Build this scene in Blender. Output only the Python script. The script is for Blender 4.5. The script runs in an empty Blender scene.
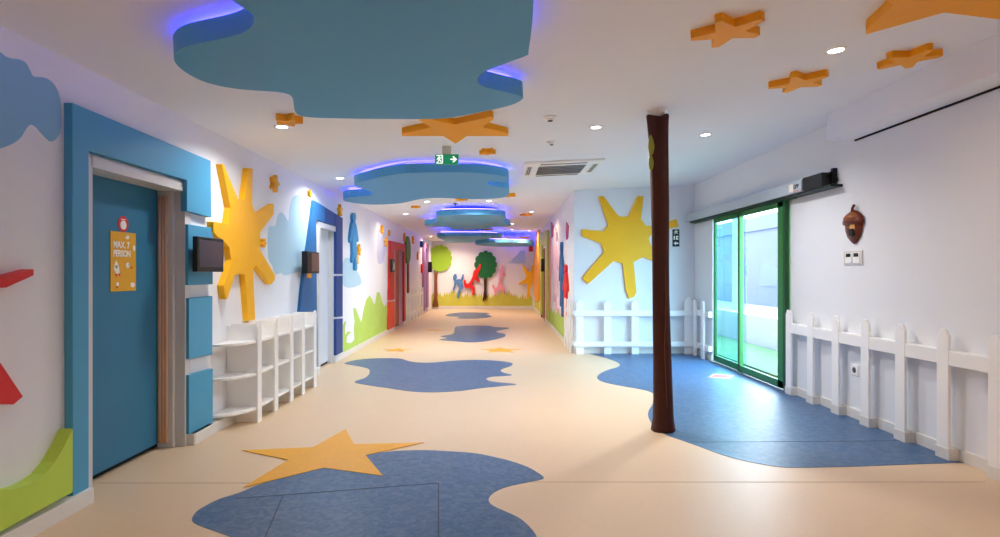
import bpy, math, random
from mathutils import Vector
random.seed(7)
scene = bpy.context.scene
COL = scene.collection

# ------------------------------------------------------------------ measuring
F, VX, VY, EYE = 580.0, 496.0, 273.5, 1.5        # focal length (px), vanishing point, eye height
XL, XR, YF, YE, YB = -2.717, 3.72, 10.875, 24.5, -3.0
SL = 0.047                                         # the ceiling rises gently to the right
def zc(x): return 2.86 + SL * (x - XL)
def xc(y): return 1.4625 + 0.0123 * (y - YF)       # corridor's right wall

class Plane:
    def __init__(s, p, n, u, v):
        s.p, s.n = Vector(p), Vector(n).normalized()
        s.u, s.v = Vector(u).normalized(), Vector(v).normalized()
    def at(s, px, py, t=0.0):
        d = Vector(((px - VX) / F, 1.0, (VY - py) / F))
        o = Vector((0, 0, EYE))
        k = s.n.dot(s.p + s.n * t - o) / s.n.dot(d)
        return o + d * k
    def fwd(s, pts, t=0.0): return [s.at(x, y, t) for x, y in pts]
LW = Plane((XL, 0, 0), (1, 0, 0), (0, 1, 0), (0, 0, 1))
RW = Plane((XR, 0, 0), (-1, 0, 0), (0, -1, 0), (0, 0, 1))
RC = Plane((1.4625, YF, 0), (-1, 0.0123, 0), (-0.0123, -1, 0), (0, 0, 1))
FW = Plane((0, YF, 0), (0, -1, 0), (1, 0, 0), (0, 0, 1))
EW = Plane((0, YE, 0), (0, -1, 0), (1, 0, 0), (0, 0, 1))
FL = Plane((0, 0, 0), (0, 0, 1), (1, 0, 0), (0, 1, 0))
CE = Plane((XL, 0, 2.86), (SL, 0, -1), (1, 0, SL), (0, 1, 0))

# ------------------------------------------------------------------ materials
def lin(c):
    r = []
    for v in c:
        v = v / 255.0
        r.append(v / 12.92 if v <= 0.04045 else ((v + 0.055) / 1.055) ** 2.4)
    return (r[0], r[1], r[2], 1.0)
MATS = {}
def mat(name, rgb, rough=0.55, metal=0.0, var=0.04, scale=6.0, bump=0.0, emit=0.0, spec=0.4, fine=None):
    if name in MATS: return MATS[name]
    m = bpy.data.materials.new(name); m.use_nodes = True
    nt = m.node_tree; b = nt.nodes['Principled BSDF']
    b.inputs['Roughness'].default_value = rough
    b.inputs['Metallic'].default_value = metal
    b.inputs['Specular IOR Level'].default_value = spec
    c = lin(rgb)
    tc = nt.nodes.new('ShaderNodeTexCoord')
    nz = nt.nodes.new('ShaderNodeTexNoise'); nz.inputs['Scale'].default_value = scale
    nz.inputs['Detail'].default_value = 6.0
    nt.links.new(tc.outputs['Object'], nz.inputs['Vector'])
    mx = nt.nodes.new('ShaderNodeMix'); mx.data_type = 'RGBA'
    mx.inputs[6].default_value = tuple(min(1, v * (1 - var)) for v in c[:3]) + (1,)
    mx.inputs[7].default_value = tuple(min(1, v * (1 + var)) for v in c[:3]) + (1,)
    nt.links.new(nz.outputs['Fac'], mx.inputs[0])
    out = mx.outputs[2]
    if fine:                                       # a second, finer mottling (marbled linoleum)
        n2 = nt.nodes.new('ShaderNodeTexNoise'); n2.inputs['Scale'].default_value = fine[0]; n2.inputs['Detail'].default_value = 8
        n2.inputs['Distortion'].default_value = 1.2
        nt.links.new(tc.outputs['Object'], n2.inputs['Vector'])
        rp = nt.nodes.new('ShaderNodeValToRGB')
        rp.color_ramp.elements[0].position = 0.38; rp.color_ramp.elements[1].position = 0.72
        rp.color_ramp.elements[0].color = (0, 0, 0, 1); rp.color_ramp.elements[1].color = (1, 1, 1, 1)
        nt.links.new(n2.outputs['Fac'], rp.inputs[0])
        m2 = nt.nodes.new('ShaderNodeMix'); m2.data_type = 'RGBA'
        m2.inputs[7].default_value = lin(fine[1])
        ma = nt.nodes.new('ShaderNodeMath'); ma.operation = 'MULTIPLY'; ma.inputs[1].default_value = fine[2]
        nt.links.new(rp.outputs[0], ma.inputs[0]); nt.links.new(ma.outputs[0], m2.inputs[0])
        nt.links.new(out, m2.inputs[6]); out = m2.outputs[2]
    nt.links.new(out, b.inputs['Base Color'])
    if bump:
        bp = nt.nodes.new('ShaderNodeBump'); bp.inputs['Strength'].default_value = bump
        bp.inputs['Distance'].default_value = 0.01
        nt.links.new(nz.outputs['Fac'], bp.inputs['Height']); nt.links.new(bp.outputs[0], b.inputs['Normal'])
    if emit:
        b.inputs['Emission Color'].default_value = c; b.inputs['Emission Strength'].default_value = emit
    MATS[name] = m
    return m
def glow(name, col, strength):
    if name in MATS: return MATS[name]
    m = bpy.data.materials.new(name); m.use_nodes = True
    nt = m.node_tree; nt.nodes.clear()
    e = nt.nodes.new('ShaderNodeEmission'); e.inputs[0].default_value = (*col, 1); e.inputs[1].default_value = strength
    o = nt.nodes.new('ShaderNodeOutputMaterial'); nt.links.new(e.outputs[0], o.inputs[0])
    MATS[name] = m; return m
def glass(name, tint, refl=0.10):
    if name in MATS: return MATS[name]
    m = bpy.data.materials.new(name); m.use_nodes = True
    nt = m.node_tree; nt.nodes.clear()
    t = nt.nodes.new('ShaderNodeBsdfTransparent'); t.inputs[0].default_value = (*tint, 1)
    g = nt.nodes.new('ShaderNodeBsdfGlossy'); g.inputs['Roughness'].default_value = 0.02
    fr = nt.nodes.new('ShaderNodeFresnel'); fr.inputs[0].default_value = 1.45
    mx = nt.nodes.new('ShaderNodeMixShader')
    ge = nt.nodes.new('ShaderNodeNewGeometry'); inv = nt.nodes.new('ShaderNodeMath'); inv.operation = 'SUBTRACT'; inv.inputs[0].default_value = 1.0
    nt.links.new(ge.outputs['Backfacing'], inv.inputs[1])
    mu = nt.nodes.new('ShaderNodeMath'); mu.operation = 'MULTIPLY'
    nt.links.new(inv.outputs[0], mu.inputs[0]); nt.links.new(fr.outputs[0], mu.inputs[1])
    nt.links.new(mu.outputs[0], mx.inputs[0]); nt.links.new(t.outputs[0], mx.inputs[1]); nt.links.new(g.outputs[0], mx.inputs[2])
    o = nt.nodes.new('ShaderNodeOutputMaterial'); nt.links.new(mx.outputs[0], o.inputs[0])
    MATS[name] = m; return m

WALL = mat('wall_paint', (234, 237, 242), 0.7, var=0.015, scale=3)
CEIL = mat('ceiling_paint', (240, 244, 252), 0.75, var=0.015, scale=3)
FLOOR = mat('beige_linoleum', (222, 195, 162), 0.42, var=0.035, scale=2.2, spec=0.45, fine=(28, (212, 186, 154), 0.35))
LINO = mat('blue_linoleum', (50, 92, 136), 0.42, var=0.14, scale=2.4, spec=0.4, fine=(16, (112, 130, 158), 0.6))
LINOY = mat('yellow_linoleum', (238, 172, 14), 0.4, var=0.05, scale=3, fine=(24, (216, 144, 16), 0.4))
WHITE = mat('white_lacquer', (250, 250, 249), 0.4, var=0.015)
BASE = mat('baseboard_white', (226, 224, 220), 0.45, var=0.02)
YEL = mat('sun_yellow', (252, 188, 16), 0.5, var=0.03)
YEL2 = mat('star_yellow', (240, 176, 32), 0.55, var=0.04)
ORG = mat('star_orange', (255, 172, 4), 0.55, var=0.04)
TEAL = mat('surround_blue', (78, 162, 204), 0.5, var=0.03)
DOORB = mat('door_blue', (42, 116, 152), 0.45, var=0.03)
NAVY = mat('navy', (16, 70, 138), 0.5, var=0.04)
MIDB = mat('mid_blue', (40, 104, 160), 0.5, var=0.04)
CLOUD = mat('cloud_blue', (86, 168, 218), 0.55, var=0.04, scale=2)
SKYP = mat('painted_sky_blue', (178, 211, 228), 0.7, var=0.03, scale=2)
SKYD = mat('painted_cloud_blue', (138, 190, 222), 0.7, var=0.03, scale=2)
LIL = mat('painted_lilac', (188, 194, 222), 0.7, var=0.03)
GRN = mat('panel_green', (190, 222, 84), 0.5, var=0.03)
GRN2 = mat('painted_grass_green', (182, 216, 104), 0.7, var=0.10, scale=4)
GRN3 = mat('painted_grass_olive', (206, 208, 84), 0.7, var=0.10, scale=4)
LGT = mat('leaf_light_green', (150, 190, 44), 0.6, var=0.12, scale=2)
DKG = mat('leaf_dark_green', (16, 104, 52), 0.6, var=0.12, scale=3)
MDG = mat('leaf_mid_green', (86, 132, 60), 0.6, var=0.08)
RED = mat('figure_red', (222, 28, 26), 0.45, var=0.03)
REDD = mat('surround_red', (200, 40, 38), 0.5, var=0.04)
REDO = mat('panel_orange_red', (222, 66, 40), 0.5, var=0.04)
PINK = mat('figure_pink', (236, 162, 186), 0.6, var=0.03)
PALE = mat('figure_pale_pink', (240, 208, 222), 0.6, var=0.03)
FIGB = mat('figure_blue', (62, 150, 206), 0.5, var=0.04)
FIGD = mat('figure_slate_blue', (86, 130, 186), 0.5, var=0.04)
MAUVE = mat('surround_mauve', (168, 130, 182), 0.55, var=0.04)
LIME = mat('surround_lime', (188, 196, 92), 0.55, var=0.04)
ORS = mat('orange_panel', (240, 158, 36), 0.5, var=0.03)
BARK = mat('bark_brown', (70, 31, 20), 0.75, var=0.28, scale=9, bump=0.6)
BARK2 = mat('painted_bark', (132, 76, 48), 0.7, var=0.2, scale=8)
WOOD2 = mat('door_red_wood', (176, 92, 72), 0.5, var=0.08, scale=5)
WOOD = mat('door_wood', (150, 92, 74), 0.5, var=0.1, scale=5)
TAN = mat('tan_vinyl', (226, 182, 152), 0.5, var=0.05)
GREYW = mat('grey_door', (214, 218, 226), 0.45, var=0.02)
FRM = mat('frame_white', (214, 214, 214), 0.4, var=0.015)
BLK = mat('black_plastic', (16, 16, 18), 0.4, var=0.05)
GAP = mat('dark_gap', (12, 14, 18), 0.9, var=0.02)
SCREEN = mat('dark_screen', (44, 40, 52), 0.15, var=0.2, scale=5, spec=0.6)
BRWN = mat('brown_screen', (96, 70, 66), 0.3, var=0.25, scale=6)
CHR = mat('steel', (176, 178, 180), 0.3, 1.0, var=0.03)
GFR = mat('door_green', (32, 118, 52), 0.42, var=0.05)
GFD = mat('door_dark_green', (16, 78, 40), 0.45, var=0.05)
SGN = mat('sign_green', (14, 140, 92), 0.4, var=0.02, emit=0.25)
SGW = mat('sign_white', (240, 248, 244), 0.4, var=0.01, emit=0.5)
SILV = mat('operator_silver', (196, 204, 212), 0.35, 0.25, var=0.03)
SEAM = mat('seam_dark', (52, 62, 84), 0.6, var=0.03)
SEAMB = mat('seam_beige', (190, 162, 130), 0.6, var=0.03)
PAPER = mat('poster_ochre', (222, 166, 40), 0.6, var=0.05, scale=12)
INK = mat('print_white', (244, 242, 232), 0.6, var=0.01)
INKR = mat('print_red', (206, 44, 44), 0.6, var=0.02)
INKB = mat('print_blue', (70, 130, 150), 0.6, var=0.02)
ACB = mat('acorn_brown', (104, 36, 18), 0.32, var=0.12, scale=14)
ACC = mat('acorn_cap', (150, 84, 42), 0.45, var=0.2, scale=24, bump=0.4)
ACG = mat('acorn_gold', (222, 172, 96), 0.35, var=0.1)
GRILL = mat('grill_grey', (92, 98, 104), 0.5, var=0.04)
PAVE = mat('outdoor_paving', (120, 122, 124), 0.8, var=0.04)
TURF = mat('artificial_turf', (64, 104, 66), 0.9, var=0.15, scale=30)
RENDER = mat('outdoor_render', (150, 154, 160), 0.8, var=0.03)
FACADE = mat('outdoor_facade', (66, 75, 96), 0.8, var=.04)
OUTBL = mat('outdoor_blue_grey', (44, 58, 84), 0.6, var=0.04)

# ------------------------------------------------------------------ mesh helpers
class M:
    def __init__(s): s.v, s.f, s.sm = [], [], []
    def add(s, vs, fs, smooth=False):
        b = len(s.v); s.v += [Vector(p) for p in vs]
        for f in fs: s.f.append([i + b for i in f]); s.sm.append(smooth)
        return s
    def box(s, lo, hi, bev=0.0):
        x0, y0, z0 = [min(a, b) for a, b in zip(lo, hi)]; x1, y1, z1 = [max(a, b) for a, b in zip(lo, hi)]
        return s.add([(x0,y0,z0),(x1,y0,z0),(x1,y1,z0),(x0,y1,z0),(x0,y0,z1),(x1,y0,z1),(x1,y1,z1),(x0,y1,z1)],
              [(0,3,2,1),(4,5,6,7),(0,1,5,4),(1,2,6,5),(2,3,7,6),(3,0,4,7)])
    def prism(s, front, vec):
        vec = Vector(vec); n = len(front)
        nrm = Vector((0, 0, 0))
        for i in range(n):
            a, b = front[i], front[(i + 1) % n]; nrm += Vector(a).cross(Vector(b))
        if nrm.dot(vec) > 0: front = list(reversed(front))
        back = [Vector(p) + vec for p in front]
        fs = [tuple(range(n)), tuple(range(2 * n - 1, n - 1, -1))]
        fs += [(i, n + i, n + (i + 1) % n, (i + 1) % n) for i in range(n)]
        return s.add(list(front) + back, fs)
    def rings(s, rings, cap=True, smooth=True):
        n = len(rings[0]); vs = [p for r in rings for p in r]; fs = []
        b = len(s.v); s.v += [Vector(p) for p in vs]
        for k in range(len(rings) - 1):
            for i in range(n):
                j = (i + 1) % n
                s.f.append([b + k*n + i, b + k*n + j, b + (k+1)*n + j, b + (k+1)*n + i]); s.sm.append(smooth)
        if cap:
            s.f.append([b + i for i in reversed(range(n))]); s.sm.append(False)
            s.f.append([b + (len(rings) - 1) * n + i for i in range(n)]); s.sm.append(False)
        return s
    def lathe(s, c, axis, prof, n=24, smooth=True, sq=(1, 1)):
        """prof: (radius, height along axis); sq squashes the two radial axes"""
        c, a = Vector(c), Vector(axis).normalized()
        e1 = a.orthogonal().normalized() if abs(a.z) > 0.9 else Vector((0, 0, 1)).cross(a).normalized()
        e2 = a.cross(e1)
        return s.rings([[c + a * h + e1 * (r * sq[0] * math.cos(2*math.pi*i/n)) + e2 * (r * sq[1] * math.sin(2*math.pi*i/n)) for i in range(n)] for r, h in prof], True, smooth)
    def tube(s, pts, r, n=8):
        pts = [Vector(p) for p in pts]; R = []
        for i, p in enumerate(pts):
            d = (pts[min(i+1, len(pts)-1)] - pts[max(i-1, 0)]).normalized()
            e1 = d.orthogonal().normalized(); e2 = d.cross(e1)
            rr = r[i] if isinstance(r, (list, tuple)) else r
            R.append([p + e1 * rr * math.cos(2*math.pi*k/n) + e2 * rr * math.sin(2*math.pi*k/n) for k in range(n)])
        return s.rings(R)
    def build(s, name, m, parent=None, bevel=0.0, label=None, loc=None):
        if parent is not None: o0 = Vector(parent['_w'])
        elif loc is not None: o0 = Vector(loc)
        else:
            xs = [p.x for p in s.v]; ys = [p.y for p in s.v]; zs = [p.z for p in s.v]
            o0 = Vector(((min(xs)+max(xs))/2, (min(ys)+max(ys))/2, min(zs)))
        me = bpy.data.meshes.new(name)
        me.from_pydata([tuple(p - o0) for p in s.v], [], s.f)
        for p, q in zip(me.polygons, s.sm): p.use_smooth = q
        me.materials.append(m); me.update()
        o = bpy.data.objects.new(name, me); COL.objects.link(o)
        if parent is not None: o.parent = parent
        else: o.location = o0
        o['_w'] = tuple(o0)
        if label: o['label'] = label
        if bevel:
            b = o.modifiers.new('edge', 'BEVEL'); b.width = bevel; b.segments = 2; b.limit_method = 'ANGLE'; b.angle_limit = math.radians(50)
        return o
def tag(o, label, cat, group=None, kind=None):
    o['label'] = label; o['category'] = cat
    if group: o['group'] = group
    if kind: o['kind'] = kind
    return o
def thing(name, label, cat, loc, group=None):
    o = bpy.data.objects.new(name, None); COL.objects.link(o)
    o.empty_display_size = 0.1; o.location = loc; o['_w'] = tuple(loc)
    return tag(o, label, cat, group)
def struct(o): o['kind'] = 'structure'; return o
def dup(root, loc, label):
    r = root.copy(); COL.objects.link(r); r.location = loc; r['label'] = label
    for ch in list(root.children):
        c = ch.copy(); COL.objects.link(c); c.parent = r
        for g in ch.children:
            d = g.copy(); COL.objects.link(d); d.parent = c
    return r
def smooth(pts, k=4):
    out = []; n = len(pts)
    for i in range(n):
        p0, p1, p2, p3 = [Vector((*pts[(i + j) % n], 0)) for j in (-1, 0, 1, 2)]
        for q in range(k):
            t = q / k
            v = 0.5 * ((2*p1) + (p2-p0)*t + (2*p0-5*p1+4*p2-p3)*t*t + (3*p1-p0-3*p2+p3)*t*t*t)
            out.append((v.x, v.y))
    return out
def relief(pl, pts, t, t0=0.0, k=0):
    """an outline on the plane's face at height t, extruded back to t0"""
    if k: pts = smooth(pts, k)
    return M().prism(pl.fwd(pts, t), -pl.n * (t - t0))
def on(pl, c, uv): return [c + pl.u * a + pl.v * b for a, b in uv]
def star_uv(r, rin=0.5, rot=90, n=5, blunt=0.0):
    o = []
    for i in range(n):
        a = math.radians(rot + 360 * i / n); b = math.radians(rot + 360 * (i + 0.5) / n)
        if blunt:
            tx, ty = math.cos(a), math.sin(a)
            o.append((r * tx + blunt * ty, r * ty - blunt * tx)); o.append((r * tx - blunt * ty, r * ty + blunt * tx))
        else: o.append((r * math.cos(a), r * math.sin(a)))
        o.append((r * rin * math.cos(b), r * rin * math.sin(b)))
    return o
RUN = [(.44,.84),(.41,.89),(.42,.95),(.48,1.0),(.55,.99),(.59,.94),(.58,.88),(.54,.83),(.62,.80),(.72,.71),(.86,.79),(.93,.92),(1.0,.90),
       (.95,.73),(.80,.60),(.70,.60),(.62,.67),(.60,.52),(.68,.43),(.85,.41),(.84,.22),(.95,.17),(.93,.12),(.74,.12),(.74,.31),(.58,.33),(.50,.38),
       (.44,.24),(.30,.12),(.12,.03),(.08,.10),(.23,.20),(.34,.34),(.38,.50),(.38,.66),(.28,.57),(.16,.46),(.06,.40),(.02,.46),(.12,.55),(.24,.70),(.34,.80)]
def figure(pl, x0, y0, x1, y1, t, t0=0.0, flip=False, skew=0.0, shape=RUN):
    pts = []
    for a, b in shape:
        a = a + skew * (b - 0.5)
        if flip: a = 1 - a
        pts.append((x0 + (x1 - x0) * a, y1 + (y0 - y1) * b))
    return relief(pl, pts, t, t0)

# ------------------------------------------------------------------ room shell
ZL, ZR = zc(XL), zc(XR)
f = M().box((XL - 0.4, YB - 0.2, -0.2), (XR + 0.2, YE + 0.2, 0)).build('floor', FLOOR, loc=(0, 0, 0)); struct(f)
def floor_strip(a, b, w, m, z=0.0012):
    a, b = FL.at(*a), FL.at(*b); d = (b - a).normalized(); e = Vector((-d.y, d.x, 0)) * w / 2
    z = Vector((0, 0, z))
    return M().prism([a - e + z, b - e + z, b + e + z, a + e + z], (0, 0, -0.001))
floor_strip((97, 483), (250, 483), 0.008, SEAMB).build('floor_seam', SEAMB, f)
floor_strip((440, 482), (985, 482), 0.008, SEAMB).build('floor_seam', SEAMB, f)
M().prism([Vector((XL - 0.4, YB - 0.2, zc(XL - 0.4))), Vector((XR + 0.2, YB - 0.2, zc(XR + 0.2))), Vector((XR + 0.2, YE + 0.2, zc(XR + 0.2))), Vector((XL - 0.4, YE + 0.2, zc(XL - 0.4)))],
          (0, 0, 0.2)).build('ceiling', CEIL, loc=(0, 0, 2.86))
struct(bpy.data.objects['ceiling'])

# left wall with four recessed door openings
WT = 0.35
doorsL = [(3.86, 5.05, 2.23), (8.85, 9.73, 2.225), (15.5, 16.95, 2.23), (21.7, 22.9, 2.25)]
w = M(); y = YB
for a, b, zt in doorsL:
    w.box((XL - WT, y, 0), (XL, a, ZL)); w.box((XL - WT, a, zt), (XL, b, ZL)); y = b
w.box((XL - WT, y, 0), (XL, YE, ZL))
struct(w.build('wall_left', WALL))
# right wall with the glazed opening
GY0, GY1, GZ = 7.38, 9.95, 2.42
w = M(); w.box((XR, YB, 0), (XR + 0.06, GY0, ZR)); w.box((XR, GY0, GZ), (XR + 0.06, GY1, ZR)); w.box((XR, GY1, 0), (XR + 0.06, YF + 0.2, ZR))
struct(w.build('wall_right', WALL))
# the wall facing us, right of the corridor
A = [Vector((1.4625, YF, 0)), Vector((XR + 0.2, YF, 0)), Vector((XR + 0.2, YF, ZR + .009)), Vector((1.4625, YF, zc(1.4625)))]
struct(M().prism(A, (0, 0.2, 0)).build('wall_front', WALL))
# corridor's right wall, with one opening
def rcbox(m, y0, y1, z0, z1, th=0.3):
    p = [Vector((xc(y0), y0, z0)), Vector((xc(y1), y1, z0)), Vector((xc(y1), y1, z1)), Vector((xc(y0), y0, z1))]
    return m.prism(p, (th, 0, 0))
RZ = zc(1.55)
LD0, LD1 = 18.4, 19.9
w = M(); rcbox(w, YF + 0.2, LD0, 0, RZ); rcbox(w, LD0, LD1, 2.25, RZ); rcbox(w, LD1, YE, 0, RZ)
struct(w.build('wall_corridor_right', WALL))
A = [Vector((XL - .3, YE, 0)), Vector((2.0, YE, 0)), Vector((2.0, YE, zc(2.0))), Vector((XL - .3, YE, zc(XL - .3)))]
struct(M().prism(A, (0, 0.2, 0)).build('wall_end', WALL))
A = [Vector((XL - .3, YB, 0)), Vector((XR + .2, YB, 0)), Vector((XR + .2, YB, zc(XR + .2))), Vector((XL - .3, YB, zc(XL - .3)))]
struct(M().prism(A, (0, -0.2, 0)).build('wall_back', WALL))

# baseboards
w = M(); y = YB
for a, b in [(3.80, 5.06), (8.7, 9.85), (15.2, 17.0), (21.5, 23.1)]:
    w.box((XL, y, 0), (XL + 0.085, a, 0.10)) if a < 4 else w.box((XL, y, 0), (XL + 0.02 if a > 9 else XL + 0.085, a, 0.10)); y = b
w.box((XL, y, 0), (XL + 0.02, YE, 0.10))
struct(w.build('baseboard_left', BASE, bevel=0.004))
w = M(); w.box((XR - 0.02, YB, 0), (XR, GY0 - 0.11, 0.10)); w.box((XR - 0.02, GY1 + 0.01, 0), (XR, YF, 0.10))
struct(w.build('baseboard_right', BASE, bevel=0.004))
struct(M().box((1.4625, YF - 0.02, 0), (XR - 0.02, YF, 0.10)).build('baseboard_front', BASE, bevel=0.004))
struct(M().box((XL + 0.02, YE - 0.02, 0), (1.60, YE, 0.13)).build('baseboard_end', BASE, bevel=0.004))
w = M()
for a, b in ((YF, LD0 - .1), (LD1 + .1, YE - .03)):
    w.prism([Vector((xc(a) - .02, a, 0)), Vector((xc(b) - .02, b, 0)), Vector((xc(b) - .02, b, .1)), Vector((xc(a) - .02, a, .1))], (0.02, 0, 0))
struct(w.build('baseboard_corridor_right', BASE))
# dropped beam along the right wall, above the near part of the room
bx = XR - 0.27
A = [Vector((bx, 6.05, 2.885)), Vector((XR, 6.05, 2.885)), Vector((XR, 6.05, zc(XR))), Vector((bx, 6.05, zc(bx)))]
o = M().prism(A, (0, YB - 6.05, 0)).build('trim_1', CEIL); struct(o); o['label'] = 'white dropped beam along the right wall under the ceiling'

struct(M().box((XR - .012, YB, 2.868), (XR, 6.0, 2.884)).build('shadow_strip', GAP))  # dark strip drawn in for the shadow line between beam and wall
# ------------------------------------------------------------------ ceiling clouds
LED = glow('violet_led', (0.16, 0.10, 1.0), 9.0)
clouds = [
 ([(254,17),(252,26),(242,33),(225,38),(205,42),(188,46),(178,51),(174,57),(175,62),(180,68),(190,75),(205,82),(225,87),(248,90),(272,91.5),(286,93.5),(292,97),(293.5,103),(294.5,110),(299,115),(312,117.5),
   (345,118.5),(385,118.9),(425,119),(452,117.5),(480,112),(500,108),(514,104),(521.3,100),(521.5,96.5),(501,91),(486,87.5),(479,83.5),(477.5,79.5),(480,75),(489,70),(508,62.5),(526.5,55.5),(528.5,51),(532,25),(533.5,0),(535,-40),(520,-95),
   (470,-125),(390,-140),(290,-130),(205,-100),(190,-60),(205,-25),(232,0),(246,9.5)], 0.17, 0.12,
  'largest pale blue ceiling cloud, nearest, over the front of the room', 3),
 ([(355,184),(370,179.5),(390,175.2),(412,172.8),(450,172.3),(484,173.4),(505,176.5),(508.6,179),(507,182.5),(492,181.5),(487,183.5),(495,186.5),(508,189),(508.5,195),(503,197.5),(488,198.8),(468,199),(440,198),(420,199.2),(402,203),(382,204.6),(362,204),(346,201.5),(343.5,199),(350,197.3),(363,196.2),
   (372,195),(371,192),(363,189),(357,187)], 0.17, 0.12, 'second blue ceiling cloud behind the green exit sign', 3),
 ([(437,216.5),(450,215),(472,214.6),(495,215),(505,216.6),(505.5,219.5),(502,222),(509,224.2),(509,226.3),(492,227.3),(486,229),(466,229.7),(452,229.2),(449,227.3),(436,227),(426,226.2),(425.6,224.8),(435,223),(437.5,220.5)], 0.22, 0.12,
   'third blue ceiling cloud above the corridor with bright violet glow', 3),
 ([(438.5,236.6),(455,236),(480,236),(500.5,236.6),(500,238),(490,238.8),(481,242.3),(462,242.8),(446,242.4),(444,240.2),(438.5,238.2)], 0.30, 0.12, 'fourth thin ceiling cloud down the corridor, behind the third', 2),
 ([(476,243.8),(484,243),(495,242.4),(515,242.8),(532,243.4),(532.5,246.2),(515,246.4),(497,246.6),(478,245.4)], 0.42, 0.12, 'farthest ceiling cloud at the right of the corridor end', 2),
]
def shrink(pts3, c, k):
    return [c + (p - c) * k for p in pts3]
for pts, drop, th, lab, k in clouds:
    P3 = CE.fwd(smooth(pts, k), drop)
    c = sum(P3, Vector()) / len(P3)
    r = thing('ceiling_cloud', lab, 'ceiling cloud', tuple(c), 'blue cloud panels hung below the ceiling')
    M().prism(P3, -CE.n * th).build('cloud_panel', CLOUD, r)
    # a light strip lies on the panel's top, following its outline set in from the edge
    top = [p - CE.n * (th + 0.012) for p in P3]
    n = len(top); strip = M()
    inset = []
    for i in range(n):
        a, b = top[i - 1], top[(i + 1) % n]; d = (b - a)
        nn = CE.n.cross(d).normalized()
        inset.append(nn)
    area = sum((top[i] - c).cross(top[(i + 1) % n] - c).dot(CE.n) for i in range(n))
    sg = 1 if area > 0 else -1
    q = [p + nn * sg * 0.11 for p, nn in zip(top, inset)]
    q2 = [p + nn * sg * 0.135 for p, nn in zip(top, inset)]
    for i in range(n):
        j = (i + 1) % n
        up = -CE.n * 0.012
        strip.add([q[i], q[j], q2[j], q2[i], q[i] + up, q[j] + up, q2[j] + up, q2[i] + up], [(4, 5, 6, 7), (0, 1, 5, 4), (3, 7, 6, 2), (0, 3, 2, 1)])
    strip.build('light_strip', LED, r)
    hg = 0
    for s_ in ((-.45, 0), (.45, 0), (0, .45), (0, -.45)):
        ext_x = (max(p.x for p in P3) - min(p.x for p in P3)) / 2; ext_y = (max(p.y for p in P3) - min(p.y for p in P3)) / 2
        h0 = c + CE.u * s_[0] * ext_x + CE.v * s_[1] * ext_y - CE.n * (th - 0.005); h1 = h0 - CE.n * (drop - th + 0.004)
        M().tube([h0, h1], 0.008, 8).build('hanger_rod', WHITE, r)

# ------------------------------------------------------------------ ceiling stars
def cstar(px, py, r, rot, t, m, lab, rin=0.52, blunt=None, far=None, fa=90):
    c = CE.at(px, py, t)
    if far is not None: c = c - (CE.u * math.cos(math.radians(fa)) + CE.v * math.sin(math.radians(fa))) * far * r          # (px, py) is the tip or notch farthest away
    mm = M().prism(on(CE, c, star_uv(r, rin, rot, 5, r * 0.1 if blunt is None else blunt)), -CE.n * t)
    return tag(mm.build('ceiling_star', m), lab, 'ceiling star', 'thick orange stars on the ceiling')
cstar(715, 47.6, 0.225, 90, 0.052, ORG, 'thick orange ceiling star nearest the big cloud on its right', .44, .022, 1.0)
cstar(785, 93, 0.225, 90, 0.052, ORG, 'thick orange ceiling star just below the right front downlight', .44, .022, 1.0)
cstar(909, 68, 0.205, 55, 0.05, ORG, 'small dark orange ceiling star closest to the white beam', .44, .022, 1.0, 55)
tag(relief(CE, [(866,34.5),(944,12.6),(1005,20),(1045,24),(1015,-10),(1050,-60),(985,-42),(940,-85),(922,-35),(870,-8),(893,5),(867,29)], 0.06).build('ceiling_star', ORG), 'huge orange ceiling star cut off by the top edge above the beam', 'ceiling star', 'thick orange stars on the ceiling')
tag(relief(CE, [(402,136),(443,136),(455.7,143.7),(467,136),(508.4,136),(508.4,133.5),(483,127),(493.8,119),(492,116.5),(455,124.5),(420,117),(418,119.5),(431,127.5),(402.3,133.5)], 0.06).build('ceiling_star', ORG), 'wide orange ceiling star poking out from under the largest cloud', 'ceiling star', 'thick orange stars on the ceiling')
cstar(289, 123, 0.12, 90, 0.06, ORG, 'little orange ceiling star touching the left front downlight')
cstar(487.5, 153.8, 0.10, 90, 0.05, ORG, 'little orange ceiling star right of the exit sign')
cstar(406, 200, 0.13, 40, 0.05, ORG, 'little orange star half hidden by the second cloud, above the corridor downlights')
cstar(415.5, 207.8, 0.10, 10, 0.04, ORG, 'tiny orange ceiling star left of centre between second and third clouds')
cstar(461, 200.5, 0.13, 10, 0.04, ORG, 'flat yellow ceiling star under the middle of the second cloud')
cstar(509, 196.5, 0.14, 30, 0.05, ORG, 'small orange star at the right end of the second cloud')
cstar(526, 215.4, 0.16, 15, 0.04, ORG, 'flat orange ceiling star right of the third cloud')
cstar(487.5, 230.2, 0.20, 25, 0.05, ORG, 'small orange star between the third and fourth clouds')
cstar(526, 238.2, 0.30, 5, 0.05, ORG, 'orange ceiling star over the farthest cloud')

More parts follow.
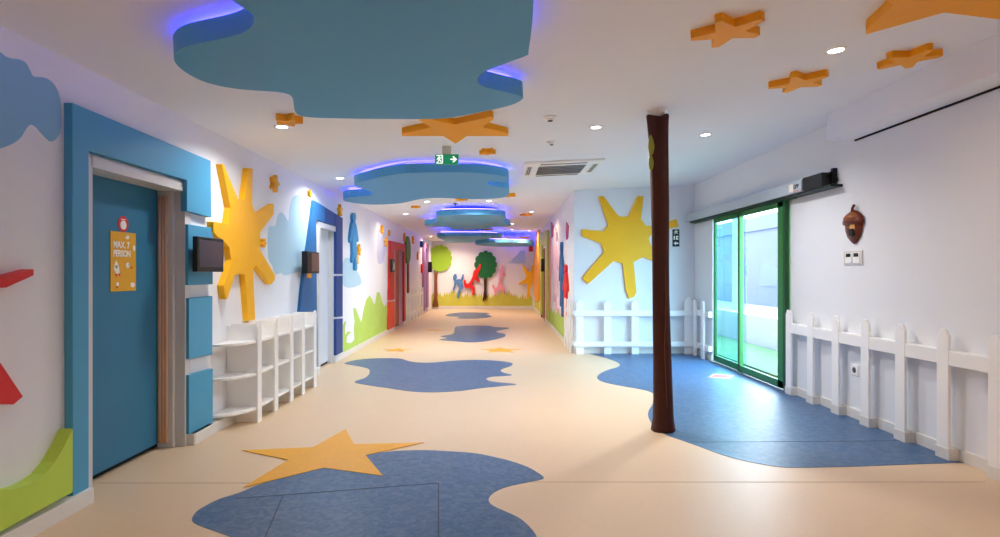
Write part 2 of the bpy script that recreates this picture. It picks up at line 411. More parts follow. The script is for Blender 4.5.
# ------------------------------------------------------------------ downlights, detectors, cassette, exit sign
DEEP = (1.0, 0.70, 0.45)
WARM, NEUT, COOLW = (1.0, 0.80, 0.62), (1.0, 0.96, 0.93), (0.93, 0.97, 1.0)
PW = 0.42
LENS = glow('downlight_lens', (1.0, 0.95, 0.88), 14.0)
first_dl = None
def downlight(c, lab, col, power, spread=150):
    global first_dl
    c = Vector(c); c.z = zc(c.x)
    if first_dl is None:
        r = thing('downlight', lab, 'ceiling light', tuple(c), 'round recessed downlights')
        n = CE.n
        ring = M(); N = 24
        e1, e2 = CE.u, CE.v
        def circ(rad, h): return [c + n * h + e1 * rad * math.cos(2*math.pi*i/N) + e2 * rad * math.sin(2*math.pi*i/N) for i in range(N)]
        ring.rings([circ(0.075, 0.0), circ(0.075, 0.006), circ(0.055, 0.008), circ(0.05, 0.002)], False)
        ring.build('trim_ring', WHITE, r)
        M().add(circ(0.05, 0.003), [tuple(range(N))]).build('light_lens', LENS, r)
        first_dl = r
    else:
        r = dup(first_dl, tuple(c), lab); r['_w'] = tuple(c)
    L = bpy.data.lights.new('downlight_lamp', 'AREA'); L.shape = 'DISK'; L.size = 0.16; L.energy = power * PW; L.color = col; L.spread = math.radians(spread)
    o = bpy.data.objects.new('downlight_lamp', L); COL.objects.link(o); o.location = (c.x, c.y, c.z - 0.015)
for px, py, lab, col, pw in [
  (836, 50, 'recessed downlight between three orange stars at the front right', WARM, 10),
  (705.5, 134.5, 'recessed downlight right of the trunk top', NEUT, 32),
  (596, 127, 'recessed downlight left of the trunk, nearer than the air conditioner', NEUT, 48),
  (282, 126.5, 'recessed downlight beside the little star at the left front', NEUT, 22),
  (340, 178, 'recessed downlight above the navy door surround', COOLW, 28),
  (405.5, 213.8, 'recessed downlight in the corridor beyond the second cloud on the left', WARM, 22),
  (427, 201.6, 'recessed downlight under the far edge of the second cloud', NEUT, 40),
  (489, 200.8, 'recessed downlight under the right part of the second cloud', NEUT, 40),
  (531.5, 211.6, 'recessed downlight near the corridor right wall', DEEP, 20),
  (512, 229.5, 'recessed downlight right of the gap between third and fourth clouds', DEEP, 20),
  (431, 236, 'recessed downlight left of the fourth cloud', DEEP, 28)]:
    downlight(CE.at(px, py), lab, col, pw)
for x, y, col, pw in [(-1.0, 1.4, DEEP, 11), (2.0, 1.0, DEEP, 12), (-0.5, -1.2, DEEP, 14), (1.6, -1.4, DEEP, 12)]:  # extra lamps out of view, added as soft fill
    downlight((x, y, 0), 'added unseen downlight in the ceiling over the near floor', col, pw)
for x, y, pw, lab in [(-1.75, 23.3, 46, 'recessed downlight washing the light green mural tree'), (-1.25, 22.8, 28, 'added downlight in front of the slate blue far figure'),
                      (1.2, 20.9, 36, 'added downlight before the yellow sun of the far wall'), (0.5, 17.6, 16, 'added downlight between the third and fourth clouds')]:  # the tree lamp follows its warm spot; the others are added for brightness
    downlight((x, y, 0), lab, WARM, pw)

def detector(px, py, r, lab):
    c = CE.at(px, py); t = thing('smoke_detector', lab, 'detector', tuple(c), 'ceiling detectors')
    M().lathe(c, CE.n, [(r, 0), (r, 0.012), (r * .85, 0.02)], 20).build('mounting_base', WHITE, t)
    M().lathe(c, CE.n, [(r * .6, 0.02), (r * .6, 0.03), (r * .5, 0.036)], 20).build('sensor_rim', WHITE, t)
    M().lathe(c, CE.n, [(r * .38, 0.034), (r * .38, 0.042), (.004, 0.044)], 20).build('sensor_head', BLK, t)
detector(550, 117, 0.065, 'round white ceiling detector nearest, in front of the air conditioner')
detector(551.5, 141.5, 0.055, 'smaller white ceiling detector just in front of the air conditioner')
o = M().lathe(CE.at(455.5, 203.3), CE.n, [(.05, 0), (.05, .01), (.02, .03), (.004, .05)], 12).build('sprinkler_head', GRILL); tag(o, 'small grey sprinkler head on ceiling beyond the second cloud', 'sprinkler')
o = M().lathe(CE.at(467.5, 241), CE.n, [(.05, 0), (.05, .01), (.02, .1), (.04, .13)], 12).build('sprinkler_head', GRILL); tag(o, 'small hanging ceiling sensor above the two mural trees', 'sensor')

# air conditioner cassette
c = CE.at(560, 167.5)
r = thing('air_conditioner', 'white ceiling air conditioner cassette with grey intake grille', 'air conditioner', tuple(c))
def cebox(m, c, u0, u1, v0, v1, t0, t1):
    return m.prism([c + CE.u * a + CE.v * b + CE.n * t1 for a, b in ((u0, v0), (u1, v0), (u1, v1), (u0, v1))], -CE.n * (t1 - t0))
cebox(M(), c, -.55, .55, -.55, .55, 0, .03).build('body_panel', WHITE, r, bevel=0.01)
g = M(); cebox(g, c, -.33, .33, -.30, .36, .028, .034); g.build('intake_grille', GRILL, r)
g = M()
for i in range(6): cebox(g, c, -.33, .33, -.28 + i * .115, -.265 + i * .115, .033, .042)
g.build('grille_slat', CHR, r)
for a in ((-.50, -.42, -.32, .32), (.42, .50, -.32, .32), (-.32, .32, -.50, -.42), (-.32, .32, .42, .50)):
    o = cebox(M(), c, *a, .028, .033).build('air_outlet', FRM, r)
    horiz = (a[1] - a[0]) > .2
    s_ = M()
    for q in (.3, .62):
        if horiz: cebox(s_, c, a[0], a[1], a[2] + (a[3]-a[2])*q, a[2] + (a[3]-a[2])*q + .014, .032, .035)
        else: cebox(s_, c, a[0] + (a[1]-a[0])*q, a[0] + (a[1]-a[0])*q + .014, a[2], a[3], .032, .035)
    s_.build('outlet_slot', BLK, o)

# exit sign, hung from the ceiling
ys = 6.64
SP = Plane((0, ys, 0), (0, -1, 0), (1, 0, 0), (0, 0, 1))
a, b = SP.at(434.9, 164.3), SP.at(458.4, 154.3)
cx = (a.x + b.x) / 2
r = thing('exit_sign', 'green exit sign with running figure and white arrow hung from ceiling', 'sign', (cx, ys, a.z))
M().box((a.x, ys, a.z), (b.x, ys + 0.03, b.z)).build('sign_box', SGN, r, bevel=0.003)
W_, H_ = b.x - a.x, b.z - a.z
def sg(u0, v0, u1, v1): return ((a.x + W_ * u0, ys - 0.003, a.z + H_ * v0), (a.x + W_ * u1, ys + 0.001, a.z + H_ * v1))
pi_ = M()
q = lambda pts: [Vector((a.x + W_ * u, ys - 0.003, a.z + H_ * v)) for u, v in pts]
pi_.prism(q([(.06,.92),(.34,.92),(.34,.08),(.06,.08),(.06,.16),(.30,.16),(.30,.84),(.06,.84)]), (0, .004, 0))
pi_.prism(q([(.06 + .24 * u, .14 + .70 * v) for u, v in RUN]), (0, .004, 0))
pi_.build('running_figure', SGW, r)
ar = M(); ar.prism(q([(.66,.56),(.82,.56),(.74,.78),(.80,.82),(.94,.50),(.80,.18),(.74,.22),(.82,.44),(.66,.44)]), (0, .004, 0)); ar.build('arrow', SGW, r)
M().box((cx - .05, ys, b.z), (cx + .05, ys + .03, zc(cx) - .0)).build('hanging_bracket', FRM, r)

# ------------------------------------------------------------------ floor inlays
def inlay(pts, m, lab, name='floor_inlay', k=3, z=0.003):
    return tag(relief(FL, pts, z, 0.0004, k).build(name, m), lab, 'floor inlay', 'blue pond shapes let into the floor' if m is LINO else None)
b1 = inlay([(191.8,520),(196,512),(205,506),(219,499),(239,492.7),(258,485),(279,478.5),(300,473),(322,466.5),(345,459),(365,454.5),(385,452),(402,450.5),(424,450),(446,451),(474,453),(493,456.6),(511,461),(528,467),(540,474),(543.8,477.3),(541,479.3),(528,482),(511,485.5),(498,490),(490,496),(489,501.5),(494,506),(506,511.5),
   (519.5,518),(530,527),(537,537),(541,551),(535,575),(500,600),(430,612),(350,602),(290,572),(250,545),(232,537),(211,529.4),(199,525)], LINO, 'nearest blue floor pond under the big yellow star')
def on_floor_strip(a, b, par, z=0.0042): floor_strip(a, b, 0.007, SEAM, z).build('joint_line', SEAM, par)
on_floor_strip((236, 499), (438.5, 483.5), b1); on_floor_strip((438.5, 483.5), (438.5, 560), b1); on_floor_strip((283, 496), (262, 545), b1)
pt = lambda l: [(340 + x / 4.545, 300 + y / 4.545) for x, y in l]
inlay(pt([(20,288),(60,275),(120,267),(200,264),(275,266),(310,277),(360,284),(430,284),(500,277),(600,272),(700,275),(770,283),(785,292),(770,302),(740,312),(730,322),(750,332),(782,340),(740,345),(690,348),(665,357),(690,370),(802,382),(740,390),(640,400),(550,412),(450,418),(370,418),(300,412),(220,400),(120,385),(65,372),(110,355),(130,340),(135,320),(120,308),(60,296)]),
      LINO, 'second blue floor pond, wide, in the middle of the floor by the navy door')
inlay(pt([(525,122),(560,117),(620,116),(680,117),(700,122),(770,126),(750,133),(715,140),(715,147),(750,155),(745,168),(700,180),(640,190),(580,192),(530,188),(450,180),(490,172),(455,165),(510,155),(520,140)]), LINO, 'third blue floor pond, small, in the corridor beyond two little stars')
inlay(pt([(500,62),(560,56),(630,57),(680,60),(665,66),(690,74),(650,82),(580,85),(530,82),(545,76),(480,72)]), LINO, 'farthest blue floor pond near the corridor end')
big = inlay([(590,354.6),(606,358),(616,361.5),(620,364.5),(617,367.2),(609,369.5),(601,373),(597,377),(600,380.5),(609,383.3),(624,386.2),(640,389),(651,392),(655,397),(652.5,404),(649,410),(648,415),(650.5,421.5),(656,429),(666,434.5),(677,438.5),(697,445.5),(723.5,455),(742,460),(762,464),(777,466.3),(791,467.3),(822,467),(869,465.8),(915,464),(966,462.4)],
            LINO, 'large blue floor area in front of the glass door and white fences', k=0) if False else None
edge = smooth([(590,354.2),(606,358),(616,361.5),(620,364.5),(617,367.2),(609,369.5),(601,373),(597,377),(600,380.5),(609,383.3),(624,386.2),(640,389),(651,392),(655,397),(652.5,404),(649,410),(648,415),(650.5,421.5),(656,429),(666,434.5),(677,438.5),(697,445.5),(723.5,455),(742,460),(762,464),(777,466.3),(791,467.3),(822,467),(869,465.8),(915,464),(966,462.4),(971.5,462.2)], 4)[:-8]
P3 = FL.fwd(edge, 0.003)
P3 = [p for p in P3 if p.x < XR - 0.03]
P3[0].y = YF - 0.021
P3 += [Vector((XR - 0.021, P3[-1].y, 0.003)), Vector((XR - 0.021, YF - 0.021, 0.003))]
big = tag(M().prism(P3, (0, 0, -0.0026)).build('floor_inlay', LINO), 'large blue floor area in front of the glass door and white fences', 'floor inlay', 'blue pond shapes let into the floor')
on_floor_strip((690, 442.5), (917, 441), big)
def fstar(pts, lab, z=0.0062):
    return tag(relief(FL, pts, z, 0.0034 if z > .006 else 0.0004).build('floor_star', LINOY), lab, 'floor star', 'yellow stars let into the floor')
fstar([(345.8,428.8),(354,444),(424,442.3),(365.5,455),(382.8,475.5),(324,467.5),(243,487.3),(288,459.7),(242,450.2),(313,447)], 'big yellow floor star overlapping the nearest blue pond')
def fstar2(px, py, r, rot, lab):
    c = FL.at(px, py, 0.003)
    return tag(M().prism([p for p in on(FL, c, star_uv(r, .42, rot))], (0, 0, -.0026)).build('floor_star', LINOY), lab, 'floor star', 'yellow stars let into the floor')
fstar2(397, 350, 0.30, 90, 'little yellow floor star left, behind the second blue pond')
fstar2(500.5, 350, 0.44, 90, 'little yellow floor star right of centre, between second and third ponds')
fstar2(435, 330, 0.32, 70, 'faint yellow floor star beside the third pond, nearest the red door')

# ------------------------------------------------------------------ left wall, near part
tag(relief(LW, [(-60,70),(-40,48),(-20,44),(0,52),(5,56),(12,58.5),(20,59.5),(26,63),(30,70),(33.5,76.3),(40,77),(47,78.5),(53,83),(57.5,90),(60.5,100),(61.5,115),(61,130),(57,138),(51,141.5),(44,136),(36,127),(30,125),(25,131),(20,138.5),(9,145.5),(-10,150),(-40,146),(-60,120)], 0.003, k=3).build('painted_cloud', SKYD),
    'painted blue cloud on the wall left of the blue door surround', 'wall painting')
r = figure(LW, -165, 196, 34, 415, 0.075)
r = relief(LW, [(34,269),(34,275.5),(7,287.5),(-25,289),(-48,285),(-46,320),(-40,346),(-14,342),(3,366),(23.5,396.5),(14,404.5),(-4,403),(-24,380),(-50,384),(-72,410),(-120,440),(-132,424),(-92,396),(-80,360),(-84,300),(-110,330),(-150,322),(-150,308),(-118,306),(-90,272),(-70,262),
      (-84,246),(-84,222),(-68,206),(-46,208),(-34,224),(-36,246),(-50,262),(-38,268),(-10,275),(0,278)], 0.075)
tag(r.build('figure_cutout', RED, bevel=0.004), 'red running figure cut-out at the left edge with arm and foot showing', 'wall figure')
tag(relief(LW, [(72.8,428.5),(72.8,492),(0,532),(-60,565),(-60,478),(-30,485),(0,490),(12,489.5),(25,486),(35,481),(45,474),(55,462),(64,447)], 0.085, 0.0).build('grass_hill_panel', GRN),
    'thick lime green hill panel on the wall against the blue door surround', 'wall panel')
# blue door surround: an arch with three loose tiles below its right end
r = thing('door_surround', 'bright blue thick surround around the blue door with the poster', 'door surround', (XL + .03, 4.4, 0))
relief(LW, [(72.3,102.6),(210.8,160.8),(211.5,217.3),(187,211),(187,180.3),(89,150.5),(89,489.5),(73,497.5)], 0.055).build('arch_panel', TEAL, r, bevel=0.004)
for pts in ([(188.2,224.2),(213,228),(213,284.2),(188.2,285.2)], [(189,298.2),(212.6,296),(212.6,354.5),(189,359)], [(189,375.2),(213,368.5),(213,424.3),(189,434.3)]):
    relief(LW, pts, 0.045).build('side_tile', TEAL, r, bevel=0.004)
struct(M().box((XL, 5.07, 0), (XL + .09, 5.42, .10)).build('trim_2', BASE, bevel=.004))

def left_door(n, y0, y1, zt, leaf_mat, rec, gap_right, name_handle=True, frame=0.075, out=0.02, guard=True, fm=FRM, leaf_z=0.045):
    """a recessed door: white frame, leaf, dark gap, pleated finger guard on the far side"""
    d = thing('door_%d' % n, 'x', 'door', (XL - rec, (y0 + y1) / 2, 0)); del d['category']; d['kind'] = 'structure'
    fr = M()
    fr.box((XL - rec, y0 - frame, 0), (XL + out, y0 + .02, zt + frame)); fr.box((XL - rec, y1 - .02, 0), (XL + out, y1 + frame, zt + frame))
    fr.box((XL - rec, y0, zt - .01), (XL + out, y1, zt + frame))
    fr.box((XL - rec - .02, y1 - .06, 0), (XL - rec * .35, y1 - .02, zt))
    fr.build('door_frame', fm, d, bevel=.004)
    M().box((XL - rec - .05, y0 + .02, leaf_z), (XL - rec, y1 - gap_right, zt - .005)).build('door_leaf', leaf_mat, d)
    M().box((XL - rec - .09, y0 + .01, 0), (XL - rec - .04, y1, zt)).build('dark_gap', GAP, d)
    if guard:
        g = M()
        for k in range(3):
            y_ = y1 - .065 - .008
            g.tube([(XL - rec + .014 + k * .026, y_, .05), (XL - rec + .014 + k * .026, y_, zt - .06)], .015, 10)
        g.build('finger_guard', TAN, d)
    return d
d1 = left_door(1, 3.86, 5.05, 2.22, DOORB, 0.18, 0.09)
d1['label'] = 'recessed blue door with ochre poster in the bright blue surround'
# poster and sticker on the blue door
DP = Plane((XL - 0.18, 0, 0), (1, 0, 0), (0, 1, 0), (0, 0, 1))
pa, pb = DP.at(110.5, 291.7, .004), DP.at(135.8, 233.5, .004)
y0, y1, z0, z1 = pa.y, pb.y, pa.z, pb.z
PX = XL - 0.18
r = thing('poster', 'ochre poster with rockets and MAX. 7 PERSON lettering on the blue door', 'poster', (PX, (y0 + y1) / 2, z0))
M().box((PX, y0, z0), (PX + .005, y1, z1)).build('poster_sheet', PAPER, r)
def pp(u, v, t=.0062): return Vector((PX + t, y0 + (y1 - y0) * u, z0 + (z1 - z0) * v))
def pprint(name, m, polys):
    for q in polys: M().prism([pp(u, v) for u, v in q], (-.0015, 0, 0)).build(name, m, r)
def ell(cu, cv, ru, rv, n=14): return [(cu + ru * math.cos(2*math.pi*i/n), cv + rv * math.sin(2*math.pi*i/n)) for i in range(n)]
def text(name, body, m, parent, loc, size, rot, extr=.0008, cond=1.0):
    cu = bpy.data.curves.new(name, 'FONT'); cu.body = body; cu.size = size; cu.extrude = extr; cu.align_x = 'LEFT'; cu.offset = size * .035
    ob = bpy.data.objects.new(name, cu); COL.objects.link(ob)
    bpy.context.view_layer.update()
    me = bpy.data.meshes.new_from_object(ob); bpy.data.objects.remove(ob); bpy.data.curves.remove(cu)
    me.materials.clear(); me.materials.append(m)
    o = bpy.data.objects.new(name, me); COL.objects.link(o); o.parent = parent
    o.location = Vector(loc) - Vector(parent['_w']); o.rotation_euler = rot; o.scale = (cond, 1, 1)
    return o
ROTL = (math.pi / 2, 0, math.pi / 2)                     # reads along +Y, faces +X
PH, PW = z1 - z0, y1 - y0
text('lettering', 'MAX. 7', INK, r, pp(.09, .73, .006), PH * .15, ROTL, cond=.90)
text('lettering', 'PERSON', INK, r, pp(.09, .585, .006), PH * .15, ROTL, cond=.83)
pprint('rocket_print', INK, [[(.12,.36),(.15,.46),(.20,.52),(.27,.47),(.32,.38),(.34,.30),(.22,.29)], ell(.66, .44, .07, .05), ell(.86, .10, .09, .045), ell(.64, .92, .08, .035), ell(.92, .74, .05, .05), ell(.26, .12, .05, .035)])
pprint('rocket_window', INKB, [ell(.215, .41, .045, .03), ell(.70, .45, .03, .02), ell(.60, .94, .03, .015)])
pprint('rocket_fin', INKR, [[(.16,.29),(.24,.29),(.22,.24)], [(.27,.30),(.36,.31),(.36,.25)], ell(.82, .40, .03, .02), ell(.24, .07, .03, .02)])
c = DP.at(123, 224, .001)
r = thing('door_sticker', 'round red and white sticker above the poster on the blue door', 'sticker', tuple(c))
M().lathe(c, (1, 0, 0), [(.062, 0), (.062, .003)], 24, False).build('sticker_disc', INKR, r)
M().lathe(c + Vector((.003, 0, -.008)), (1, 0, 0), [(.036, 0), (.036, .0015)], 20, False).build('sticker_face', INK, r)
M().box((c.x + .003, c.y - .03, c.z + .032), (c.x + .0045, c.y + .03, c.z + .038)).build('sticker_band', INK, r)

# monitor beside the blue door
MP = Plane((XL + .085, 0, 0), (1, 0, 0), (0, 1, 0), (0, 0, 1))
a, b = MP.at(197.5, 271.8, .06), MP.at(223.7, 239.5, .06)
r = thing('monitor', 'black wall monitor on the blue tile right of the blue door', 'screen', (XL + .08, (a.y + b.y) / 2, a.z))
M().box((XL + .10, a.y, a.z), (XL + .145, b.y, b.z)).build('monitor_housing', BLK, r, bevel=.006)
M().box((XL + .1445, a.y + .03, a.z + .045), (XL + .147, b.y - .025, b.z - .025)).build('monitor_screen', SCREEN, r)
M().box((XL + .08, (a.y+b.y)/2 - .08, (a.z+b.z)/2 - .06), (XL + .105, (a.y+b.y)/2 + .08, (a.z+b.z)/2 + .06)).build('wall_bracket', BLK, r)

# left sun
s5 = 5.37
sn = lambda l: [(200 + x / s5, 150 + y / s5) for x, y in l]
top = sn([(128,75),(205,262),(240,266),(263,97),(284,100),(281,290),(300,350),(397,288),(397,345),(325,440),(322,520)])
low = [(200 + x / s5, 230 + y / s5) for x, y in [(325,110),(405,245),(402,270),(383,293),(300,192),(285,215),(298,482),(262,488),(242,240),(215,235),(190,240),(147,372),(138,370),(127,298),(150,235),(170,160),(158,90),(125,55)]]
mid = sn([(100,470),(72,440),(72,385),(135,395),(152,395),(165,310),(119,76)])
tag(relief(LW, top + low + mid, 0.065).build('sun_cutout', YEL, bevel=.004), 'big yellow sun cut-out on the left wall above the white shelf', 'wall sun', 'yellow sun cut-outs')
def lstar(pl, px, py, h, rot, t, m, lab, name='star_cutout'):
    c = pl.at(px, py, t); r_ = h / 2 / F * c.y * 1.05
    return tag(M().prism(on(pl, c, star_uv(r_, .55, rot, 5, r_ * .1)), -pl.n * t).build(name, m), lab, 'wall star', 'small yellow stars on the walls')
lstar(LW, 276.5, 183.5, 17, 75, .05, YEL2, 'small yellow wall star upper right of the left sun')
lstar(LW, 265, 242.7, 9, 60, .05, YEL2, 'tiny yellow wall star at the right side of the left sun')
lstar(LW, 311, 193.5, 7.5, 80, .04, YEL2, 'tiny yellow wall star above the navy door surround')
lstar(LW, 341.3, 210.5, 12, 95, .05, YEL2, 'small yellow wall star at the far corner of the navy door surround')
lstar(LW, 360, 250, 11, 80, .05, YEL2, 'upper of two yellow stars held beside the blue wall figure')
lstar(LW, 357.8, 259.5, 11, 100, .05, YEL2, 'lower of two yellow stars held beside the blue wall figure')
lstar(LW, 383, 229.5, 9, 70, .05, YEL2, 'first yellow wall star left of the red door surround, nearest')
lstar(LW, 390, 233.2, 6, 100, .04, YEL2, 'small yellow wall star above the red door surround')
lstar(LW, 387, 242, 9, 85, .05, YEL2, 'yellow wall star touching the left edge of the red door surround')
lstar(LW, 405.3, 237.5, 9, 85, .05, ORS, 'orange wall star above the right edge of the red door')
lstar(LW, 413.8, 240, 8, 85, .05, ORS, 'orange wall star beyond the green tree cut-out')
lstar(LW, 418.5, 256, 8, 85, .05, ORS, 'orange wall star nearest the mauve door')
s5b = 4.886
tag(relief(LW, [(255 + x / s5b, 175 + y / s5b) for x, y in [(66,262),(100,248),(112,200),(130,182),(150,205),(165,225),(172,160),(185,112),(210,98),(245,108),(266,130),(268,300),(258,460),(200,475),(150,490),(128,478),(100,485),(85,440),(66,400)]], 0.003, k=3).build('painted_cloud', SKYP),
    'painted pale blue cloud between the left sun and navy surround', 'wall painting')

# white shelf
r = thing('fence_shelf', 'white low shelf shaped like a picket fence under the left sun', 'shelf', (XL + .02, 6.8, 0))
XS = XL + 0.31
ds = [5.855, 6.305, 6.785, 7.195, 7.665]
for y in ds:
    A = [Vector((XL + .02, y, .0)), Vector((XS, y, .0)), Vector((XS, y, .99)), Vector((XL + .06, y, .99)), Vector((XL + .03, y, .975)), Vector((XL + .02, y, .94))]
    M().prism(A, (0, .03, 0)).build('divider', WHITE, r)
    yc = y + .015
    A = [Vector((XS + .018, yc - .05, 0)), Vector((XS + .018, yc + .05, 0)), Vector((XS + .018, yc + .05, .965)), Vector((XS + .018, yc + .02, 1.01)), Vector((XS + .018, yc - .02, 1.01)), Vector((XS + .018, yc - .05, .965))]
    M().prism(A, (-.018, 0, 0)).build('picket', WHITE, r, bevel=.003)
for z in (.13, .475, .80):
    A = [Vector((XL + .02, 5.50, z)), Vector((XL + .10, 5.51, z)), Vector((XL + .19, 5.57, z)), Vector((XL + .27, 5.70, z)), Vector((XS, 5.84, z)), Vector((XS, 7.70, z)), Vector((XS - .03, 7.74, z)), Vector((XL + .02, 7.74, z))]
    M().prism(A, (0, 0, .025)).build('shelf_board', WHITE, r, bevel=.003)
M().box((XL + .001, 5.855, .06), (XL + .02, 7.70, .97)).build('back_panel', WHITE, r)

# navy door surround
r = thing('door_surround', 'navy blue slanting surround around the pale grey door', 'door surround', (XL + .03, 9.2, 0))
t_ = .045
relief(LW, [(314,200),(325,207),(325,222.4),(316.3,219.6),(317.6,364),(316,374),(294,374),(299.5,318),(304,275),(309,240)], t_).build('side_panel', MIDB, r, bevel=.004)
relief(LW, [(325.4,207.3),(335,213.2),(335,225.7),(325.4,222.6)], t_).build('top_panel', NAVY, r, bevel=.004)
relief(LW, [(335.4,213.5),(342.8,218),(342.8,274),(336.3,274),(336.3,226.2),(335.4,225.8)], t_).build('corner_panel', NAVY, r, bevel=.004)
relief(LW, [(336.3,276),(342.8,275.8),(342.8,316.5),(336.3,317)], t_).build('side_tile', NAVY, r, bevel=.004)
relief(LW, [(336.3,319),(342.8,318.5),(342.8,352),(336.3,355.5)], t_).build('side_tile', NAVY, r, bevel=.004)
d2 = left_door(2, 8.85, 9.73, 2.21, GREYW, 0.08, 0.05, guard=False, out=.035)
d2['label'] = 'pale grey recessed door inside the navy surround'
# screen box on the navy surround
a = LW.at(307.5, 273.5, .16); b = LW.at(319.2, 252.5, .16)
r = thing('display_screen', 'small dark brown wall display in front of the navy surround', 'screen', (XL + .08, (a.y + b.y) / 2, a.z))
M().box((XL + .08, a.y, a.z), (XL + .16, b.y, b.z)).build('display_case', BLK, r, bevel=.004)
M().box((XL + .16, a.y + .16, a.z + .03), (XL + .166, b.y - .02, b.z - .02)).build('display_panel', BRWN, r)
M().box((XL + .13, a.y + .06, a.z - .06), (XL + .15, a.y + .20, a.z + .0)).build('display_tag', ORS, r)

# blue figure, grass, lilac cloud between navy and red doors
STAND = [(.35,.86),(.28,.90),(.28,.96),(.40,1.0),(.55,1.0),(.64,.95),(.62,.88),(.55,.85),(.70,.78),(.82,.68),(.95,.54),(.90,.50),(.72,.60),(.68,.52),(.74,.40),(.72,.20),(.82,.06),(.74,.0),(.56,.02),(.56,.20),(.50,.38),(.44,.22),(.30,.14),(.22,.18),(.30,.30),(.26,.50),(.24,.60),(.08,.48),(.0,.54),(.12,.70),(.22,.80)]
tag(figure(LW, 350.3, 212.8, 359.3, 270.8, .05, shape=STAND).build('figure_cutout', FIGB), 'blue figure cut-out with raised head between navy and red doors', 'wall figure')
tag(relief(LW, [(343.5,262),(349,258),(355,268),(360,276),(360,285),(343.5,286)], .003, k=3).build('painted_cloud', SKYP), 'painted pale blue patch at the feet of the blue wall figure', 'wall painting')
tag(relief(LW, [(378,232),(381,229),(384,233),(385,250),(383,262),(378,263),(377,248)], .003, k=3).build('painted_cloud', LIL), 'painted lilac cloud left of the red door surround', 'wall painting')
g7 = 6.717
gl = [(340 + x / g7, 280 + y / g7) for x, y in [(22,495),(22,300),(36,275),(40,285),(33,330),(35,370),(55,345),(75,350),(60,365),(45,385),(45,420),(75,425),(100,400),(95,330),(100,280),(90,190),(105,190),(125,240),(145,290),(160,200),(178,130),(200,105),(210,120),(235,170),(250,80),(268,85),(285,150),(300,180),(308,160),(318,180),(318,340)]]
tag(relief(LW, gl, .006).build('painted_grass', GRN2), 'tall lime green painted grass on left wall before the red door', 'wall painting', kind='thing')

# red door surround
r = thing('door_surround', 'red surround around the wooden door further down on the left', 'door surround', (XL + .03, 16, 0))
relief(LW, [(390,240.5),(405.5,244.3),(405.5,251),(394.6,249),(394.8,299.5),(389,300.5)], .045).build('upper_panel', REDD, r, bevel=.004)
relief(LW, [(389,302),(394.8,301),(395,326.5),(388.4,330)], .045).build('lower_panel', REDO, r, bevel=.004)
relief(LW, [(403.9,251.5),(405.5,251.7),(405.8,320.5),(404,321.5)], .045).build('side_post', REDD, r, bevel=.004)
d3 = left_door(3, 15.5, 16.95, 2.21, WOOD2, 0.10, 0.12, fm=PALE, guard=False); d3['label'] = 'brown wooden door in the red surround'
a = LW.at(390.5, 272, .09); b = LW.at(393, 259.5, .09)
r = thing('display_screen', 'narrow black wall display on the red door surround', 'screen', (XL + .08, (a.y + b.y) / 2, a.z))
M().box((XL + .08, a.y, a.z), (XL + .14, b.y, b.z)).build('display_case', BLK, r, bevel=.004)
M().box((XL + .14, a.y + .05, a.z + .04), (XL + .143, b.y - .05, b.z - .04)).build('display_panel', SCREEN, r)
# green tree, little fence and mauve door on the left wall
r = thing('tree_cutout', 'dark green oval tree cut-out right after the red door', 'wall tree', tuple(LW.at(408.8, 300)))
relief(LW, smooth([(407.2,238),(408.6,236.5),(410,240),(410.8,248),(410.5,258),(409,263.5),(407.6,261),(406.9,250)], 3), .08).build('tree_crown', MDG, r)
relief(LW, [(408.3,262),(409.2,262),(409.4,292),(408.4,293)], .05).build('tree_trunk', BARK2, r)
def fence(name, label, boards, rails, par_loc, m=WHITE):
    r = thing(name, label, 'fence', par_loc, 'white picket fences')
    return r
def picket_on(pl, c, wdt, z0, z1, t0, t1, root, foot=False):
    """c: point on the plane at floor level; pointed top with clipped corners"""
    p = lambda a, z, t: Vector((c.x, c.y, z)) + pl.u * a + pl.n * t
    h = wdt / 2
    A = [p(-h, z0, t1), p(h, z0, t1), p(h, z1 - h * .9, t1), p(h * .45, z1, t1), p(-h * .45, z1, t1), p(-h, z1 - h * .9, t1)]
    o = M().prism(A, -pl.n * (t1 - t0)).build('picket', WHITE, root, bevel=.005)
    if foot:
        B = [p(-h - .012, 0, t1 + .004), p(h + .012, 0, t1 + .004), p(h + .012, .095, t1 + .004), p(-h - .012, .095, t1 + .004)]
        M().prism(B, -pl.n * (t1 + .004 - .02)).build('picket_foot', BASE, o, bevel=.004)
def rail_on(pl, c0, c1, z0, z1, t0, t1, root):
    a0, a1 = Vector((c0.x, c0.y, 0)) + pl.n * t1, Vector((c1.x, c1.y, 0)) + pl.n * t1
    M().prism([a0 + Vector((0, 0, z0)), a1 + Vector((0, 0, z0)), a1 + Vector((0, 0, z1)), a0 + Vector((0, 0, z1))], -pl.n * (t1 - t0)).build('rail', WHITE, root, bevel=.004)
r = thing('picket_fence', 'short white picket fence on left wall between red and mauve doors', 'fence', (XL, 19.5, 0), 'white picket fences')
for y in (17.9, 18.7, 19.5, 20.3, 21.1): picket_on(LW, Vector((XL, y, 0)), .13, 0, 1.0, .04, .07, r)
for z in (.20, .74): rail_on(LW, Vector((XL, 17.5, 0)), Vector((XL, 21.3, 0)), z, z + .1, .0, .04, r)
r = thing('door_surround', 'mauve surround at the far end of the left wall', 'door surround', (XL + .03, 22.3, 0))
relief(LW, [(424.6,243),(429,244.2),(429,306.7),(427.6,307.6),(427.6,249),(425.6,248.4),(425.6,309.8),(424.6,310.3)], .10).build('arch_panel', MAUVE, r)
d4 = left_door(4, 21.7, 22.9, 2.22, MAUVE, 0.15, 0.05, guard=False); d4['label'] = 'mauve door at the far end of the left wall'
a = LW.at(428.3, 270, .10)
